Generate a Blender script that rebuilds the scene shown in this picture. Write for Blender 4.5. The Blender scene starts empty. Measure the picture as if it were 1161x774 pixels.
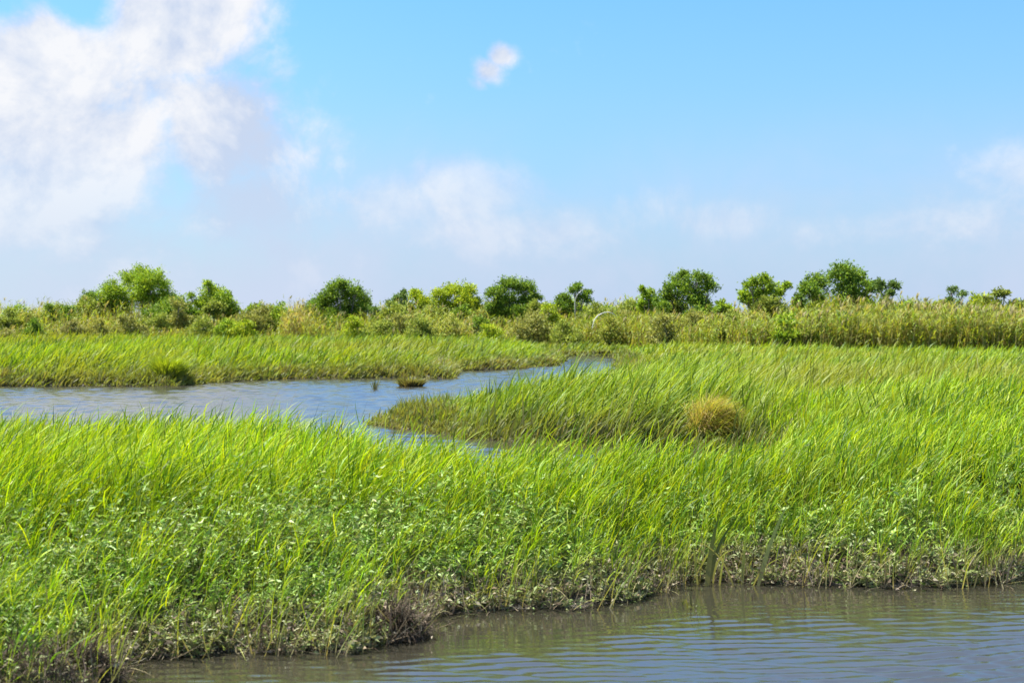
import bpy, math, random
import numpy as np
from mathutils import Vector, Matrix, noise as mnoise

sc = bpy.context.scene
COL = sc.collection
R = math.radians
rng = np.random.default_rng(11)
random.seed(5)

# ------------------------------------------------------------------ camera
CAM_H, F_PX, CX, CY, HORIZON = 2.0, 1612.0, 580.5, 387.0, 362.0
PITCH = math.atan((CY - HORIZON) / F_PX)
cam_d = bpy.data.cameras.new('camera')
cam_d.sensor_width = 36.0
cam_d.lens = F_PX * 36.0 / 1161.0
cam_d.clip_start, cam_d.clip_end = 0.1, 9000.0
cam_d.dof.use_dof = True
cam_d.dof.focus_distance = 15.0
cam_d.dof.aperture_fstop = 3.4
cam = bpy.data.objects.new('camera', cam_d)
cam.location = (0, 0, CAM_H)
cam.rotation_euler = (R(90) - PITCH, 0, 0)
COL.objects.link(cam)
sc.camera = cam

# ------------------------------------------------------------------ sun
SUN_EL, SUN_DIR_XY = R(61), (-0.95, 0.30)          # towards the sun: high on the left, a little beyond the marsh
sun_d = bpy.data.lights.new('sun', 'SUN')
sun_d.energy = 4.8
sun_d.angle = R(0.53)
sun_d.color = (1.0, 0.955, 0.88)
sun = bpy.data.objects.new('sun', sun_d)
_v = Vector((SUN_DIR_XY[0] * math.cos(SUN_EL), SUN_DIR_XY[1] * math.cos(SUN_EL), math.sin(SUN_EL)))
sun.rotation_euler = _v.to_track_quat('Z', 'Y').to_euler()
sun.location = (-20, -15, 40)
COL.objects.link(sun)

sc.view_settings.view_transform = 'Standard'
sc.view_settings.look = 'None'
EXPOSURE = 1.65
sc.view_settings.exposure = EXPOSURE
sc.view_settings.gamma = 1.0
sc.view_settings.use_curve_mapping = False

# ------------------------------------------------------------------ sky with clouds
world = bpy.data.worlds.new('World')
sc.world = world
world.use_nodes = True
NT = world.node_tree
NT.nodes.clear()


class E:
    """a node socket with arithmetic"""
    tree = None

    def __init__(self, s):
        self.s = s

    @staticmethod
    def m(op, *a, clamp=False):
        n = E.tree.nodes.new('ShaderNodeMath')
        n.operation = op
        n.use_clamp = clamp
        for i, x in enumerate(a):
            if isinstance(x, E):
                E.tree.links.new(x.s, n.inputs[i])
            else:
                n.inputs[i].default_value = x
        return E(n.outputs[0])

    def __add__(self, o): return E.m('ADD', self, o)
    def __sub__(self, o): return E.m('SUBTRACT', self, o)
    def __rsub__(self, o): return E.m('SUBTRACT', o, self)
    def __mul__(self, o): return E.m('MULTIPLY', self, o)
    def __truediv__(self, o): return E.m('DIVIDE', self, o)
    __radd__ = __add__
    __rmul__ = __mul__

    def clamp(self): return E.m('ADD', self, 0.0, clamp=True)
    def max(self, o): return E.m('MAXIMUM', self, o)


def smooth(x, a, b):
    n = E.tree.nodes.new('ShaderNodeMapRange')
    n.interpolation_type = 'SMOOTHSTEP'
    E.tree.links.new(x.s, n.inputs['Value'])
    n.inputs['From Min'].default_value = a
    n.inputs['From Max'].default_value = b
    return E(n.outputs['Result'])


def mixc(f, a, b):
    n = E.tree.nodes.new('ShaderNodeMix')
    n.data_type = 'RGBA'
    if isinstance(f, E):
        E.tree.links.new(f.s, n.inputs[0])
    else:
        n.inputs[0].default_value = f
    for i, x in ((6, a), (7, b)):
        if isinstance(x, E):
            E.tree.links.new(x.s, n.inputs[i])
        else:
            n.inputs[i].default_value = (*x, 1)
    return E(n.outputs[2])


def noise(vec, scale, detail=6, rough=0.55, dist=0.0):
    n = E.tree.nodes.new('ShaderNodeTexNoise')
    E.tree.links.new(vec.s, n.inputs['Vector'])
    n.inputs['Scale'].default_value = scale
    n.inputs['Detail'].default_value = detail
    n.inputs['Roughness'].default_value = rough
    n.inputs['Distortion'].default_value = dist
    return E(n.outputs['Fac'])


def vadd(vec, off):
    n = E.tree.nodes.new('ShaderNodeVectorMath')
    n.operation = 'ADD'
    E.tree.links.new(vec.s, n.inputs[0])
    n.inputs[1].default_value = off
    return E(n.outputs[0])


E.tree = NT
SKY_STRENGTH = 0.072
SKY_TINT = (0.50, 0.86, 1.08)
sky = NT.nodes.new('ShaderNodeTexSky')
sky.sky_type = 'NISHITA'
sky.sun_disc = False
sky.sun_elevation = SUN_EL
sky.sun_rotation = math.atan2(SUN_DIR_XY[0], SUN_DIR_XY[1])
sky.air_density, sky.dust_density, sky.ozone_density = 1.0, 0.4, 2.0
hs = NT.nodes.new('ShaderNodeHueSaturation')
hs.inputs['Saturation'].default_value = 1.25
hs.inputs['Value'].default_value = 1.0
NT.links.new(sky.outputs[0], hs.inputs['Color'])
skycol = E(hs.outputs[0])
tc = NT.nodes.new('ShaderNodeTexCoord')
dvec = E(tc.outputs['Generated'])
sep = NT.nodes.new('ShaderNodeSeparateXYZ')
NT.links.new(dvec.s, sep.inputs[0])
dx, dy, dz = E(sep.outputs[0]), E(sep.outputs[1]), E(sep.outputs[2])
az = E.m('ARCTAN2', dx, dy)


def cloud_field(blobs):
    out = None
    for (bx, by, sx, sy, a) in blobs:
        u0, v0 = (bx - CX) / F_PX, (HORIZON - by) / F_PX
        q = (az - u0) * (F_PX / sx)
        w = (dz - v0) * (F_PX / sy)
        g = E.m('POWER', math.e, (q * q + w * w) * -1.0) * a
        out = g if out is None else out.max(g)
    return out


heavy = cloud_field([(205, 10, 115, 130, 0.95), (245, 160, 85, 95, 0.90), (50, 120, 130, 110, 0.90), (150, -60, 180, 70, .6), (120, 190, 140, 80, .80),
                     (50, 245, 190, 60, 0.74), (130, 160, 210, 190, 0.74), (320, 200, 80, 70, 0.36), (270, 235, 110, 60, 0.74), (-160, 120, 160, 150, .8), (567, 69, 19, 17, 0.70), (553, 86, 22, 19, 0.68), (541, 101, 18, 14, 0.54)])
faint = cloud_field([(552, 212, 95, 46, 0.74), (440, 232, 60, 40, 0.64), (1135, 205, 55, 42, 0.66), (1080, 258, 130, 34, 0.58), (960, 262, 130, 30, .52),
                     (815, 252, 90, 30, 0.60), (600, 262, 170, 40, .64), (720, 240, 90, 36, .54), (350, 160, 80, 44, .50), (1400, 200, 200, 60, .5)])
gap = cloud_field([(110, 25, 36, 30, 0.55), (15, 25, 46, 30, 0.40)])     # blue showing between the towers
n1 = noise(dvec, 10.0, 10, 0.62, 0.3)
n2 = noise(vadd(dvec, (0.012, 0.0, -0.016)), 10.0, 10, 0.62, 0.3)
n3 = noise(dvec, 30.0, 7, 0.62, 0.3)
far_field = smooth(noise(dvec, 2.3, 4, 0.5), 0.50, 0.66) * smooth(dz, 0.24, 0.45) * 0.5     # other cumulus overhead and behind
dens_h = smooth(n1 * 1.25 + n3 * 0.62 + heavy.max(far_field) - gap, 1.12, 1.60)
dens_f = smooth(n1 * 1.2 + n3 * 0.6 + faint, 1.16, 1.70) * 0.50
lit = ((n1 - n2) * 3.8 + 0.57 + (n3 - 0.5) * 0.8 + (n1 - 0.5) * 1.0).clamp()
shade_side = smooth(az, (215 - CX) / F_PX, (300 - CX) / F_PX) * smooth(az, (370 - CX) / F_PX, (300 - CX) / F_PX) * smooth(dz, (HORIZON - 40) / F_PX, (HORIZON - 110) / F_PX)
low = smooth(dz, 0.13, 0.03)
lit = (lit - shade_side * 0.55 - low * 0.30).clamp()
K = 1.0 / (SKY_STRENGTH * 2 ** EXPOSURE)
C_WHITE = tuple(c * K for c in (0.93, 0.945, 0.985))
C_SHADE = tuple(c * K for c in (0.59, 0.69, 0.88))
C_HAZE_L = tuple(c * K for c in (0.64, 0.74, 0.92))
C_HAZE = tuple(c * K for c in (0.52, 0.645, 0.895))
C_VEIL = tuple(c * K for c in (0.64, 0.715, 0.905))
cloudcol = mixc(lit, C_SHADE, C_WHITE)
tint = NT.nodes.new('ShaderNodeMix')
tint.data_type, tint.blend_type = 'RGBA', 'MULTIPLY'
tint.inputs[0].default_value = 1.0
NT.links.new(skycol.s, tint.inputs[6])
tint.inputs[7].default_value = (*SKY_TINT, 1)
dim = smooth(dz, -0.05, 0.26) * 0.42 + 0.58
mul2 = NT.nodes.new('ShaderNodeVectorMath')
mul2.operation = 'SCALE'
NT.links.new(tint.outputs[2], mul2.inputs[0])
NT.links.new(dim.s, mul2.inputs['Scale'])
haze_f = E.m('POWER', math.e, dz.max(0.0) * -7.0) * 0.97
base = mixc(haze_f, E(mul2.outputs[0]), mixc(smooth(az, 0.05, -0.30), C_HAZE, C_HAZE_L))
veil = smooth(dz, 0.165, 0.03) * smooth(n1 * 0.7 + noise(dvec, 4.0, 5, 0.5) * 0.6, 0.42, 0.85) * 0.72
base = mixc(veil, base, C_VEIL)
col1 = mixc(dens_f, base, mixc(lit, C_VEIL, C_WHITE))
col2 = mixc(dens_h * (1.0 - low * 0.45), col1, cloudcol)
overhead = smooth(dz, 0.22, 0.38) * (smooth(n1, 0.30, 0.62) * 0.35 + 0.30)           # unseen bright veil added above the frame to lift the water reflections
col2 = mixc(overhead, col2, tuple(c * K for c in (0.62, 0.79, 1.04)))
bg = NT.nodes.new('ShaderNodeBackground')
bg.inputs['Strength'].default_value = SKY_STRENGTH
NT.links.new(col2.s, bg.inputs['Color'])
wo = NT.nodes.new('ShaderNodeOutputWorld')
NT.links.new(bg.outputs[0], wo.inputs[0])

# ------------------------------------------------------------------ helpers
def px(x, y, z=0.0):
    """point on the plane z seen in the photograph at pixel (x, y)"""
    a, b = (x - CX) / F_PX, -(y - CY) / F_PX
    c, s = math.cos(PITCH), math.sin(PITCH)
    d = (a, c + b * s, -s + b * c)
    t = (z - CAM_H) / d[2]
    return np.array((d[0] * t, d[1] * t))


def pd(x, d):
    return np.array(((x - CX) / F_PX * d, d))


def at(x, y, d):
    """point at distance d along +Y seen at pixel (x, y)"""
    b = math.tan(math.atan(-(y - CY) / F_PX) - PITCH)
    return np.array(((x - CX) / F_PX * d, d, CAM_H + b * d))


def vnoise(x, y, seed=0):
    xi, yi = np.floor(x).astype(np.int64), np.floor(y).astype(np.int64)
    xf, yf = x - xi, y - yi
    u, v = xf * xf * (3 - 2 * xf), yf * yf * (3 - 2 * yf)

    def h(a, b):
        n = (a * 374761393 + b * 668265263 + seed * 1442695041) & 0xFFFFFFFF
        n = ((n ^ (n >> 13)) * 1274126177) & 0xFFFFFFFF
        return ((n ^ (n >> 16)) & 0xFFFF) / 65535.0
    return (h(xi, yi) * (1 - u) + h(xi + 1, yi) * u) * (1 - v) + (h(xi, yi + 1) * (1 - u) + h(xi + 1, yi + 1) * u) * v


def fbm(x, y, seed=0, o=4):
    t, a, s = 0, 0.5, 0
    for k in range(o):
        t = t + a * vnoise(x * 2 ** k, y * 2 ** k, seed + k * 7)
        s += a
        a *= 0.5
    return t / s


def sstep(x, a, b):
    t = np.clip((x - a) / (b - a), 0, 1)
    return t * t * (3 - 2 * t)


def tag(o, label=None, cat=None, group=None, kind=None):
    if label: o['label'] = label
    if cat: o['category'] = cat
    if group: o['group'] = group
    if kind: o['kind'] = kind
    return o


def empty(name, loc):
    o = bpy.data.objects.new(name, None)
    o.location = loc
    o.empty_display_size = 0.2
    COL.objects.link(o)
    return o


def mesh_obj(name, v, faces4, mat, parent=None, col=None, smooth_=False, tris=None):
    """v (N,3), faces4 (M,4) index array, optional tris (T,3); col (N,3) plant colours"""
    me = bpy.data.meshes.new(name)
    v = np.asarray(v, np.float32)
    me.vertices.add(len(v))
    me.vertices.foreach_set('co', v.ravel())
    loops = [np.asarray(faces4, np.int32).ravel()]
    nq = len(faces4)
    sizes = np.full(nq, 4, np.int32)
    if tris is not None and len(tris):
        loops.append(np.asarray(tris, np.int32).ravel())
        sizes = np.concatenate([sizes, np.full(len(tris), 3, np.int32)])
    loops = np.concatenate(loops)
    me.loops.add(len(loops))
    me.loops.foreach_set('vertex_index', loops)
    me.polygons.add(len(sizes))
    starts = np.concatenate([[0], np.cumsum(sizes)[:-1]]).astype(np.int32)
    me.polygons.foreach_set('loop_start', starts)
    if smooth_:
        me.polygons.foreach_set('use_smooth', np.ones(len(sizes), bool))
    if col is not None:
        a = me.attributes.new('tint', 'FLOAT_COLOR', 'POINT')
        c4 = np.ones((len(v), 4), np.float32)
        c4[:, :3] = col
        a.data.foreach_set('color', c4.ravel())
    me.update(calc_edges=True)
    me.materials.append(mat)
    o = bpy.data.objects.new(name, me)
    COL.objects.link(o)
    if parent:
        o.parent = parent
    return o


class Geo:
    def __init__(self):
        self.v, self.f, self.c, self.n = [], [], [], 0

    def add(self, v, f, c):
        self.v.append(v)
        self.f.append(f + self.n)
        self.c.append(c)
        self.n += len(v)

    def build(self, name, mat, parent=None, origin=None):
        v = np.concatenate(self.v)
        if origin is not None:
            v = v - np.asarray(origin)
        return mesh_obj(name, v, np.concatenate(self.f), mat, parent, np.concatenate(self.c))


def blades(g, p, d0, bend, length, width, c0, c1, nseg=4, face=None, taper=0.75, mud=None):
    """ribbons: p base (N,3), d0 start direction (N,3), bend: direction change added along the blade (N,3)"""
    N = len(p)
    if N == 0:
        return
    d0 = d0 / np.linalg.norm(d0, axis=1, keepdims=True)
    if face is None:
        face = rng.uniform(0, math.pi, N)
    wv = np.stack([np.cos(face), np.sin(face), np.zeros(N)], 1)
    L = nseg + 1
    pts = np.zeros((N, L, 3))
    pts[:, 0] = p
    for k in range(1, L):
        t = (k - 0.5) / nseg
        d = d0 + bend * (t ** 1.5)
        d /= np.linalg.norm(d, axis=1, keepdims=True)
        pts[:, k] = pts[:, k - 1] + d * (length / nseg)[:, None]
    t = np.linspace(0, 1, L)
    prof = np.clip(np.minimum(0.55 + 2.0 * t, 1.0) * (1 - t ** 2.2) ** taper, 0.04, 1)
    off = wv[:, None, :] * (width[:, None] * prof[None])[:, :, None] * 0.5
    V = np.stack([pts - off, pts + off], 2).reshape(-1, 3)          # N, L, 2
    base = (np.arange(N) * L * 2)[:, None]
    k = np.arange(nseg)[None] * 2
    i0 = base + k
    Fq = np.stack([i0, i0 + 1, i0 + 3, i0 + 2], 2).reshape(-1, 4)
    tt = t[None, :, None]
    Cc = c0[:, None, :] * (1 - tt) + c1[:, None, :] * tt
    if mud is not None:                                              # dried tidal mud on everything under the tide line
        zz = pts[:, :, 2]
        m = sstep(zz, mud[1][:, None] + 0.10, mud[1][:, None] - 0.06)[:, :, None] * mud[2]
        Cc = Cc * (1 - m) + mud[0] * m
    Cc = np.repeat(Cc, 2, axis=1).reshape(-1, 3)
    g.add(V, Fq, Cc)


def leaves(g, p, d, length, width, c, fold=0.25):
    """rhombic folded leaves: p base, d axis (N,3)"""
    N = len(p)
    if N == 0:
        return
    d = d / np.linalg.norm(d, axis=1, keepdims=True)
    r = rng.normal(size=(N, 3))
    s = np.cross(d, r)
    s /= np.linalg.norm(s, axis=1, keepdims=True) + 1e-9
    n = np.cross(s, d)
    mid = p + d * (length * 0.45)[:, None]
    a = mid + s * (width * 0.5)[:, None] + n * (width * fold)[:, None]
    b = mid - s * (width * 0.5)[:, None] + n * (width * fold)[:, None]
    tip = p + d * length[:, None] - n * (length * 0.12)[:, None]
    V = np.stack([p, a, tip, b], 1).reshape(-1, 3)
    i = np.arange(N)[:, None] * 4
    g.add(V, i + np.arange(4)[None], np.repeat(c, 4, axis=0))


def mixcol(n, cols, w=None, jit=0.12):
    cols = np.asarray(cols, float)
    idx = rng.choice(len(cols), n, p=w)
    c = cols[idx] * (1 + rng.normal(0, jit, (n, 1)))
    return np.clip(c * (1 + rng.normal(0, jit * 0.35, (n, 3))), 0.004, 0.8)


# ------------------------------------------------------------------ materials
def leaf_mat(name, trans=0.35, rough=0.5, tboost=(1.25, 1.2, 0.7), spec=0.35):
    m = bpy.data.materials.new(name)
    m.use_nodes = True
    t = m.node_tree
    t.nodes.clear()
    E.tree = t
    at_ = t.nodes.new('ShaderNodeAttribute')
    at_.attribute_name = 'tint'
    geo = t.nodes.new('ShaderNodeNewGeometry')
    c = E(at_.outputs['Color'])
    v = noise(E(geo.outputs['Position']), 60.0, 2, 0.5)              # blotchy leaf surface
    hsv = t.nodes.new('ShaderNodeHueSaturation')
    t.links.new(c.s, hsv.inputs['Color'])
    t.links.new((v * 0.7 + 0.65).s, hsv.inputs['Value'])
    p = t.nodes.new('ShaderNodeBsdfPrincipled')
    t.links.new(hsv.outputs[0], p.inputs['Base Color'])
    p.inputs['Roughness'].default_value = rough
    p.inputs['Specular IOR Level'].default_value = spec
    tr = t.nodes.new('ShaderNodeBsdfTranslucent')
    mul = t.nodes.new('ShaderNodeMix')
    mul.data_type = 'RGBA'
    mul.blend_type = 'MULTIPLY'
    mul.inputs[0].default_value = 1
    t.links.new(hsv.outputs[0], mul.inputs[6])
    mul.inputs[7].default_value = (*tboost, 1)
    t.links.new(mul.outputs[2], tr.inputs['Color'])
    mx = t.nodes.new('ShaderNodeMixShader')
    mx.inputs[0].default_value = trans
    t.links.new(p.outputs[0], mx.inputs[1])
    t.links.new(tr.outputs[0], mx.inputs[2])
    o = t.nodes.new('ShaderNodeOutputMaterial')
    t.links.new(mx.outputs[0], o.inputs[0])
    return m


M_GRASS = leaf_mat('grass_blade', 0.42, 0.5, (1.3, 1.2, 0.4), 0.22)
M_LEAF = leaf_mat('weed_leaf', 0.28, 0.5, spec=0.28)
M_TREE = leaf_mat('tree_leaf', 0.32, 0.6, spec=0.15)
M_DRY = leaf_mat('dry_plant', 0.15, 0.8, (1.1, 1.0, 0.8), 0.1)


def bark_mat():
    m = bpy.data.materials.new('bark')
    m.use_nodes = True
    t = m.node_tree
    E.tree = t
    p = t.nodes['Principled BSDF']
    geo = t.nodes.new('ShaderNodeNewGeometry')
    v = noise(E(geo.outputs['Position']), 9.0, 5, 0.6)
    t.links.new(mixc(smooth(v, .3, .7), (0.10, 0.085, 0.07), (0.27, 0.24, 0.20)).s, p.inputs['Base Color'])
    p.inputs['Roughness'].default_value = 0.9
    return m


M_BARK = bark_mat()


def ground_mat():
    m = bpy.data.materials.new('marsh_mud')
    m.use_nodes = True
    t = m.node_tree
    E.tree = t
    p = t.nodes['Principled BSDF']
    geo = t.nodes.new('ShaderNodeNewGeometry')
    pos = E(geo.outputs['Position'])
    v = noise(pos, 2.2, 8, 0.65)
    v2 = noise(pos, 24.0, 5, 0.6)
    v3 = noise(pos, 0.06, 5, 0.6)
    s = t.nodes.new('ShaderNodeSeparateXYZ')
    t.links.new(pos.s, s.inputs[0])
    mud = mixc(smooth(v, .3, .7), (0.020, 0.017, 0.011), (0.050, 0.042, 0.028))
    mud = mixc(smooth(v2, .5, .75) * 0.5, mud, (0.085, 0.072, 0.050))
    # low sedge cover where the land runs on to the horizon
    cover = mixc(smooth(v3, .35, .65), (0.055, 0.085, 0.018), (0.10, 0.115, 0.03))
    far_ = smooth(E(s.outputs[1]), 40.0, 90.0)
    t.links.new(mixc(far_, mud, cover).s, p.inputs['Base Color'])
    p.inputs['Roughness'].default_value = 0.75
    b = t.nodes.new('ShaderNodeBump')
    b.inputs['Strength'].default_value = 0.8
    b.inputs['Distance'].default_value = 0.03
    t.links.new((v2 * 0.6 + v).s, b.inputs['Height'])
    t.links.new(b.outputs[0], p.inputs['Normal'])
    return m


def water_mat():
    m = bpy.data.materials.new('marsh_water')
    m.use_nodes = True
    t = m.node_tree
    E.tree = t
    p = t.nodes['Principled BSDF']
    geo = t.nodes.new('ShaderNodeNewGeometry')
    pos = E(geo.outputs['Position'])
    mp = t.nodes.new('ShaderNodeMapping')
    mp.inputs['Scale'].default_value = (0.42, 1.0, 1.0)
    mp.inputs['Rotation'].default_value = (0, 0, R(9))
    t.links.new(pos.s, mp.inputs['Vector'])
    q = E(mp.outputs[0])
    rip = noise(q, 5.5, 3, 0.5, 0.4)
    rip2 = noise(q, 17.0, 2, 0.5, 0.3)
    big = noise(pos, 0.16, 3, 0.5)
    s = t.nodes.new('ShaderNodeSeparateXYZ')
    t.links.new(pos.s, s.inputs[0])
    open_ = smooth(E(s.outputs[1]), 12.0, 24.0)                      # the lake is open to the wind, the ditch in front is sheltered
    ditch = E(s.outputs[1]) - E(s.outputs[0]) * 0.42                 # distance out from the bank into the ditch
    out_ = smooth(ditch, 9.2, 7.4)
    amp = (smooth(big, 0.35, 0.65) * 0.6 + 0.55) * (open_ * 1.0 + 0.32 + out_ * 0.8)
    p.inputs['Base Color'].default_value = (0.025, 0.023, 0.016, 1)
    t.links.new((open_ * 0.10 + out_ * 0.12 + 0.05).s, p.inputs['Roughness'])
    p.inputs['IOR'].default_value = 2.6
    b = t.nodes.new('ShaderNodeBump')
    b.inputs['Strength'].default_value = 1.0
    b.inputs['Distance'].default_value = 0.006
    t.links.new(((rip + rip2 * 0.28) * amp).s, b.inputs['Height'])
    t.links.new(b.outputs[0], p.inputs['Normal'])
    return m


M_GROUND, M_WATER = ground_mat(), water_mat()

# ------------------------------------------------------------------ shorelines (seen from above, metres)
lake = [px(-420, 440), px(0, 438), px(200, 437.5), px(250, 433), px(330, 429.5), px(449, 428.5), px(512, 429),
        px(524, 420.5), px(580, 418.5), px(628, 414), px(634, 409), px(630, 404.5), px(660, 403.5), px(690, 403.5),
        pd(702, 70), pd(704, 58), pd(690, 43), pd(652, 36.5), pd(605, 32), pd(545, 30), pd(480, 28.6), pd(435, 28.2), pd(423, 27.4),
        px(426, 481), px(440, 484.5), px(510, 491), px(530, 496), px(600, 501), px(650, 504), px(700, 507), px(800, 509), px(855, 511), px(880, 515),
        pd(885, 17), pd(870, 14.4), pd(800, 13.6), pd(700, 13.3), pd(640, 13.1), pd(560, 13), pd(500, 13.5), pd(420, 13.9), pd(360, 14.2),
        pd(300, 15.2), pd(200, 15.9), pd(100, 16.1), pd(0, 15.6), pd(-150, 15.6), pd(-600, 16.5), pd(-1100, 18), pd(-1100, 40)]
front = [(-60, 2.5), (-20, 4.6), (-6, 6.2), px(-100, 835), px(60, 805), px(108, 778), px(135, 746), px(250, 741), px(400, 738), px(462, 723), px(480, 698),
         px(560, 691), px(640, 688), px(715, 683), px(745, 666), px(775, 657), px(900, 662), px(1000, 665), px(1110, 664), px(1140, 653),
         px(1161, 643), px(1300, 632), px(1700, 622), (60, 12), (60, -60), (-60, -60)]
pool = [pd(1138, 40), pd(1150, 36), pd(1230, 35), pd(1300, 38), pd(1290, 42.5), pd(1170, 43)]
POLYS = [np.array([np.asarray(q, float) for q in P]) for P in (lake, front, pool)]


def poly_sd(P, X, Y):
    """positive outside the polygon"""
    d2 = np.full(X.shape, 1e18)
    ins = np.zeros(X.shape, bool)
    n = len(P)
    for i in range(n):
        ax, ay = P[i]
        bx, by = P[(i + 1) % n]
        ex, ey = bx - ax, by - ay
        t = np.clip(((X - ax) * ex + (Y - ay) * ey) / (ex * ex + ey * ey + 1e-12), 0, 1)
        d2 = np.minimum(d2, (X - ax - t * ex) ** 2 + (Y - ay - t * ey) ** 2)
        c = (ay > Y) != (by > Y)
        xi = ax + (Y - ay) * ex / (ey if abs(ey) > 1e-12 else 1e-12)
        ins ^= c & (X < xi)
    d = np.sqrt(d2)
    return np.where(ins, -d, d)


def shore(X, Y, each=False):
    """metres inland (negative on water); shoreline broken up by noise"""
    D = np.hypot(X, Y)
    a = np.clip(D / 40.0, 0.12, 1.4)
    wx = X + (fbm(X / a / 0.9, Y / a / 0.9, 3) - 0.5) * 0.75 * a
    wy = Y + (fbm(X / a / 0.9 + 50, Y / a / 0.9, 9) - 0.5) * 0.95 * a
    s = [poly_sd(P, wx, wy) for P in POLYS]
    if each:
        return s
    return np.minimum(np.minimum(s[0], s[1]), s[2])


def ground_z(X, Y, s=None):
    if s is None:
        s = shore(X, Y)
    z = np.where(s < 0, np.maximum(s * 0.5, -0.5), 0.13 * sstep(s, 0.0, 0.4) + 0.06 * sstep(s, 0.4, 2.5))
    return z + (fbm(X * 2.5, Y * 2.5, 21) - 0.5) * 0.07 * sstep(s, -0.05, 0.3)


# ------------------------------------------------------------------ ground and water
def build_ground():
    th = np.concatenate([np.linspace(-180, -34, 40, endpoint=False), np.linspace(-34, 34, 620), np.linspace(34, 180, 40)[1:-1]])
    th = np.radians(th)
    r = np.concatenate([[0.5, 2, 3.5], np.geomspace(5, 170, 470), np.geomspace(180, 7000, 30)])
    T, Rr = np.meshgrid(th, r)
    X, Y = Rr * np.sin(T), Rr * np.cos(T)
    Z = ground_z(X.ravel(), Y.ravel()).reshape(X.shape)
    nt, nr = len(th), len(r)
    i, j = np.meshgrid(np.arange(nr - 1), np.arange(nt), indexing='ij')
    j2 = (j + 1) % nt
    Fq = np.stack([i * nt + j, (i + 1) * nt + j, (i + 1) * nt + j2, i * nt + j2], -1).reshape(-1, 4)[:, ::-1]
    o = mesh_obj('ground', np.stack([X, Y, Z], -1).reshape(-1, 3), Fq, M_GROUND, smooth_=True)
    tag(o, 'brown marsh mud under the grass', 'ground', kind='structure')
    tag(build_water(), 'rippled brown marsh water reflecting the sky', 'water', kind='structure')


def build_water():
    """one sheet with real ripples, finest near the camera"""
    ys, y = [], 4.6
    while y < 84:
        ys.append(y)
        y += 0.0021 * y + 0.002
    ys = np.concatenate([[-3000, -60, 0, 3, 4.3], ys, [86, 90, 120, 400, 3000]])
    xs = np.concatenate([[-3000, -300, -60, -30, -22], np.arange(-17, 17, 0.042), [22, 30, 60, 300, 3000]])
    X, Y = np.meshgrid(xs, ys)
    r = np.random.default_rng(3)
    Z = np.zeros_like(X)
    ditch = Y - X * 0.42
    calm = sstep(ditch, 9.6, 7.9)
    lakeamp = sstep(Y, 12.5, 18)
    gust = 0.15 + 1.75 * sstep(fbm(X * 0.55, Y * 0.8, 91), 0.2, 0.8)
    gustl = 0.6 + 0.8 * fbm(X * 0.12, Y * 0.05, 93)
    for k in range(26):                                              # ditch: short wind ripples, crests mostly across the view
        lam = np.exp(r.uniform(math.log(0.055), math.log(0.17)))
        a = r.normal(math.pi / 2 + 0.15, 0.38)
        kx, ky = 2 * math.pi / lam * math.cos(a), 2 * math.pi / lam * math.sin(a)
        Z += (1 - lakeamp) * (0.05 + 0.95 * calm) * gust * (0.055 / math.sqrt(26 / 2)) * lam / (2 * math.pi) * 2.6 * np.sin(kx * X + ky * Y + r.uniform(0, 6.28) + 1.5 * np.sin(X * 0.9 + k))
    for k in range(26):                                              # lake: longer chop
        lam = np.exp(r.uniform(math.log(0.30), math.log(0.95)))
        a = r.normal(math.pi / 2 - 0.3, 0.5)
        kx, ky = 2 * math.pi / lam * math.cos(a), 2 * math.pi / lam * math.sin(a)
        Z += lakeamp * gustl * (0.075 / math.sqrt(26 / 2)) * lam / (2 * math.pi) * 0.95 * np.sin(kx * X + ky * Y + r.uniform(0, 6.28) + 1.2 * np.sin(X * 0.4 + k))
    Z *= (np.abs(X) < 16.5) * sstep(Y, 4.6, 5.4) * sstep(Y, 84, 80)
    ny, nx = X.shape
    i, j = np.meshgrid(np.arange(ny - 1), np.arange(nx - 1), indexing='ij')
    Fq = np.stack([i * nx + j, i * nx + j + 1, (i + 1) * nx + j + 1, (i + 1) * nx + j], -1).reshape(-1, 4)
    return mesh_obj('water', np.stack([X, Y, Z], -1).reshape(-1, 3), Fq, M_WATER, smooth_=True)


build_ground()

# ------------------------------------------------------------------ scattering
WIND = np.array((1.0, 0.12, 0.0))


def scatter(d0, d1, rho, half=26.0, falloff=1.7, ref=10.0):
    """points in the sector in front of the camera, density rho per m2 at ref, thinning with distance"""
    h = R(half)
    dd = np.linspace(d0, d1, 400)
    w = rho * (ref / dd) ** falloff * dd * 2 * h
    tot = np.trapz(w, dd)
    n = int(tot)
    cdf = np.concatenate([[0], np.cumsum((w[1:] + w[:-1]) / 2)])
    cdf /= cdf[-1]
    d = np.interp(rng.uniform(0, 1, n), cdf, dd)
    a = rng.uniform(-h, h, n)
    return d * np.sin(a), d * np.cos(a), d


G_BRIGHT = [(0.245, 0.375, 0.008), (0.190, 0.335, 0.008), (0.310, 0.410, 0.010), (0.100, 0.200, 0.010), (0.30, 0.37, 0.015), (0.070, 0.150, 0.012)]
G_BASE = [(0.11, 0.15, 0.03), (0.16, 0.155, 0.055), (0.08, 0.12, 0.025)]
MUD = np.array((0.27, 0.225, 0.145))
A_END = 22.0


def belt_d(x):
    """distance of the foot of the thicket at photo column x"""
    return np.interp(x, [-400, 0, 300, 430, 560, 700, 780, 850, 1161, 1600], [96, 95, 92, 88, 85, 83, 72, 66, 61, 58])


def col_px(X, Y):
    return CX + X / Y * F_PX


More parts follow.
